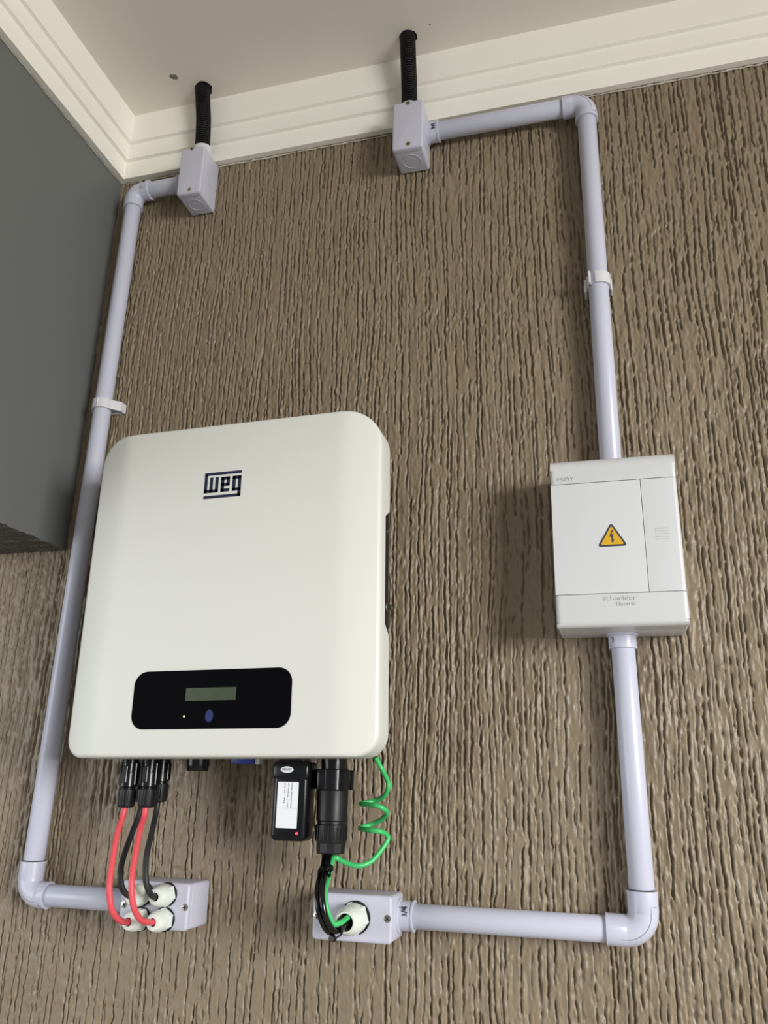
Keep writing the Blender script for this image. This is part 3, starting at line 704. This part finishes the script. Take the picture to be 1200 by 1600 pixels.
g += [(x+0.0034, y+0.0034, z-0.0055) for x, y, z in base[2:4]]+[(x+0.0026, y+0.0060, z-0.0010) for x, y, z in base[4:5]]+[(x+0.0024, y+0.0060, z+0.0020) for x, y, z in base[5:7]]+[(-0.2890, -0.1105, -0.1350), (-0.2872, -0.1030, -0.1338), (-0.2865, -0.0920, -0.1322), (-0.2870, -0.0790, -0.1318)]
wire(g, 0.0028, 'green', 'green_earth_wire', 'green earth wire coiled beside the grid connector and ending in the gland', 8)

def tie(center, direction, r, head_dir, label):
    c = Vector(center); d = Vector(direction).normalized(); h = Vector(head_dir); h = (h-d*h.dot(d)).normalized()
    t = thing('cable_tie', label, 'cable tie', c, 'cable ties')
    link('strap', MB().lathe(c-d*0.0021, d, [(0, r-0.0007), (0, r+0.0006), (0.0042, r+0.0006), (0.0042, r-0.0007)], 24, caps=False), 'black', t)
    q = c+h*(r+0.0018); s = d.cross(h); mb = MB(); vs = []
    for a_ in (-1, 1):
        for b_ in (-1, 1):
            for e_ in (-1, 1): vs.append(q+d*0.0032*a_+h*0.0026*b_+s*0.0034*e_)
    bm = bmesh.new(); V = [bm.verts.new(v) for v in vs]
    for f in ((0, 1, 3, 2), (4, 6, 7, 5), (0, 4, 5, 1), (2, 3, 7, 6), (0, 2, 6, 4), (1, 5, 7, 3)): bm.faces.new([V[i] for i in f])
    bmesh.ops.recalc_face_normals(bm, faces=bm.faces); bmesh.ops.bevel(bm, geom=bm.edges[:], offset=0.0006, segments=1, affect='EDGES')
    link('head', MB().frombm(bm), 'black', t)
tie((-0.3095, -0.1060, -0.0890), (0.3, -0.75, -0.6), 0.0068, (0.2, 0.2, 0.5), 'black cable tie round the wires just below the grid connector')
tie((-0.2932, -0.1080, -0.1420), (0.2, 1.0, -0.05), 0.0068, (-0.45, 0, -1), 'black cable tie with its head hanging down by the gland mouth')

# ------------------------------------------------------------------ breaker enclosure
EX0, EX1, EZ0, EZ1 = -0.0575, 0.0832, 0.1725, 0.3755
e = thing('breaker_box', 'white plastic breaker box with a yellow warning triangle', 'breaker box', ((EX0+EX1)/2, 0, EZ0))
link('body', MB().box(EX0+0.0006, EX1-0.0006, -0.0600, -0.0012, EZ0+0.0003, EZ1-0.0010, 0.0022, 3), 'enc', e)
def band(z0, z1, yb, yf, end):
    """front band across the box, its outer edge rolling back; end: -1 bottom, 1 top"""
    out = []
    N = 10; depth, hgt = (0.0150, 0.0150) if end > 0 else (0.0075, 0.0065)
    pr = [(yb, z0 if end > 0 else z1), (yf, z0 if end > 0 else z1)]
    zo = z1 if end > 0 else z0
    for k in range(N+1):
        t = math.pi/2*k/N; pr.append((yf+depth*(1-math.cos(t)), zo-end*hgt*(1-math.sin(t))))
    pr.append((yb, zo))
    bm = bmesh.new(); a_ = [bm.verts.new((EX0, y, z)) for y, z in pr]; b_ = [bm.verts.new((EX1, y, z)) for y, z in pr]; n = len(pr)
    fa = bm.faces.new(a_); fb_ = bm.faces.new(b_[::-1])
    for k in range(n): bm.faces.new((a_[k], b_[k], b_[(k+1) % n], a_[(k+1) % n]))
    ed = [x for f in (fa, fb_) for x in f.edges if min(v.co.y for v in x.verts) < yb-0.004 and not all(abs(v.co.z-(z0 if end > 0 else z1)) < 1e-6 for v in x.verts)]
    bmesh.ops.bevel(bm, geom=ed, offset=0.0055, segments=4, profile=0.5, affect='EDGES')
    return MB().frombm(bm)
top = link('upper_band', band(0.3429, EZ1, -0.0480, -0.0752, 1), 'enc', e)
low = link('lower_band', band(EZ0, 0.2092, -0.0480, -0.0752, -1), 'enc', e)
def panel(x0, x1, z0, z1, y0, y1, rl, rr):
    bm = bmesh.new(); bmesh.ops.create_cube(bm, size=1)
    for v in bm.verts: v.co = ((x0+x1)/2+v.co.x*(x1-x0), (y0+y1)/2+v.co.y*(y1-y0), (z0+z1)/2+v.co.z*(z1-z0))
    ym = min(y0, y1)
    for xx, r in ((x0, rl), (x1, rr)):
        es = [q for q in bm.edges if all(abs(v.co.x-xx) < 1e-6 and abs(v.co.y-ym) < 1e-6 for v in q.verts)]
        if r > 0 and es: bmesh.ops.bevel(bm, geom=es, offset=r, segments=3, profile=0.5, affect='EDGES')
    return MB().frombm(bm)
door = link('door', panel(EX0, 0.0434, 0.2099, 0.3422, -0.0480, -0.0750, 0.0040, 0.0006), 'enc', e)
side = link('side_panel', panel(0.0440, EX1, 0.2099, 0.3422, -0.0480, -0.0750, 0.0006, 0.0045), 'enc', e)
for k in range(5):
    z = 0.2697+k*0.0032; link('grip_rib', MB().box(0.0560, 0.0712, -0.0757, -0.0748, z-0.0006, z+0.0006, 0.0002, 1), 'enc', side)
def tri(cx, cz, w, h, r, n=5):
    P = [Vector((cx-w/2, cz)), Vector((cx+w/2, cz)), Vector((cx, cz+h))]; out = []
    cen = (P[0]+P[1]+P[2])/3
    for i in range(3):
        p, a_, b_ = P[i], P[i-1], P[(i+1) % 3]; u = (a_-p).normalized(); w_ = (b_-p).normalized()
        bis = (u+w_).normalized(); half = u.angle(w_)/2; c_ = p+bis*(r/math.sin(half))
        s0 = c_+(u*(c_-p).dot(u)-(c_-p)); s1 = c_+(w_*(c_-p).dot(w_)-(c_-p))
        a0 = math.atan2((s0-c_).y, (s0-c_).x); a1 = math.atan2((s1-c_).y, (s1-c_).x)
        da = (a1-a0+math.pi) % (2*math.pi)-math.pi
        for k in range(n+1): t = a0+da*k/n; out.append((c_.x+r*math.cos(t), c_.y+r*math.sin(t)))
    return out
TC, TB = 0.0082, 0.2642
st = link('warning_sticker', MB().prism(tri(TC, TB-0.0004, 0.0335, 0.0285, 0.0022), -0.0748, -0.0752), 'ink', door)
link('yellow_field', MB().prism(tri(TC, TB+0.0017, 0.0262, 0.0224, 0.0012), -0.0750, -0.0754), 'yellow', st)
bolt = [(0.0006, 0.0190), (-0.0030, 0.0108), (-0.0005, 0.0118), (-0.0004, 0.0062), (-0.0017, 0.0066), (0.0008, 0.0034), (0.0024, 0.0078), (0.0011, 0.0073), (0.0018, 0.0142), (-0.0006, 0.0132), (0.0022, 0.0196)]
link('lightning_bolt', MB().prism([(TC+x, TB+z) for x, z in bolt], -0.0752, -0.0757), 'ink', st)
link('embossed_name', text_mb('Schneider', 0.0125, -0.0750, 0.2040, 0.0054, 0.0010, width=0.0360, bold=0.015), 'enc', low)
link('embossed_name', text_mb('Electric', 0.0190, -0.0750, 0.1972, 0.0044, 0.0010, width=0.0205, bold=0.015), 'enc', low)
link('embossed_mark', text_mb('EASY9', -0.0395, -0.0750, 0.3490, 0.0042, 0.0011, width=0.0180, bold=0.015), 'enc', top)
link('conduit_collar', MB().lathe((VX-0.001, PY, EZ0+0.001), (0, 0, -1), [(0, SR+0.0022), (0.0030, SR+0.0022), (0.0034, SR), (0.0160, SR), (0.0160, SR+0.0005), (0.0175, SR+0.0005), (0.0177, PR)], 36), 'conduit', e)
link('print_mark', text_mb('3/4', VX-0.0085, PY-SR*0.72, EZ0-0.0075, 0.0050, 0.0010, width=0.0090, bold=0.02), 'ink', e)

for o in bpy.data.objects:
    if '_o' in o: del o['_o']
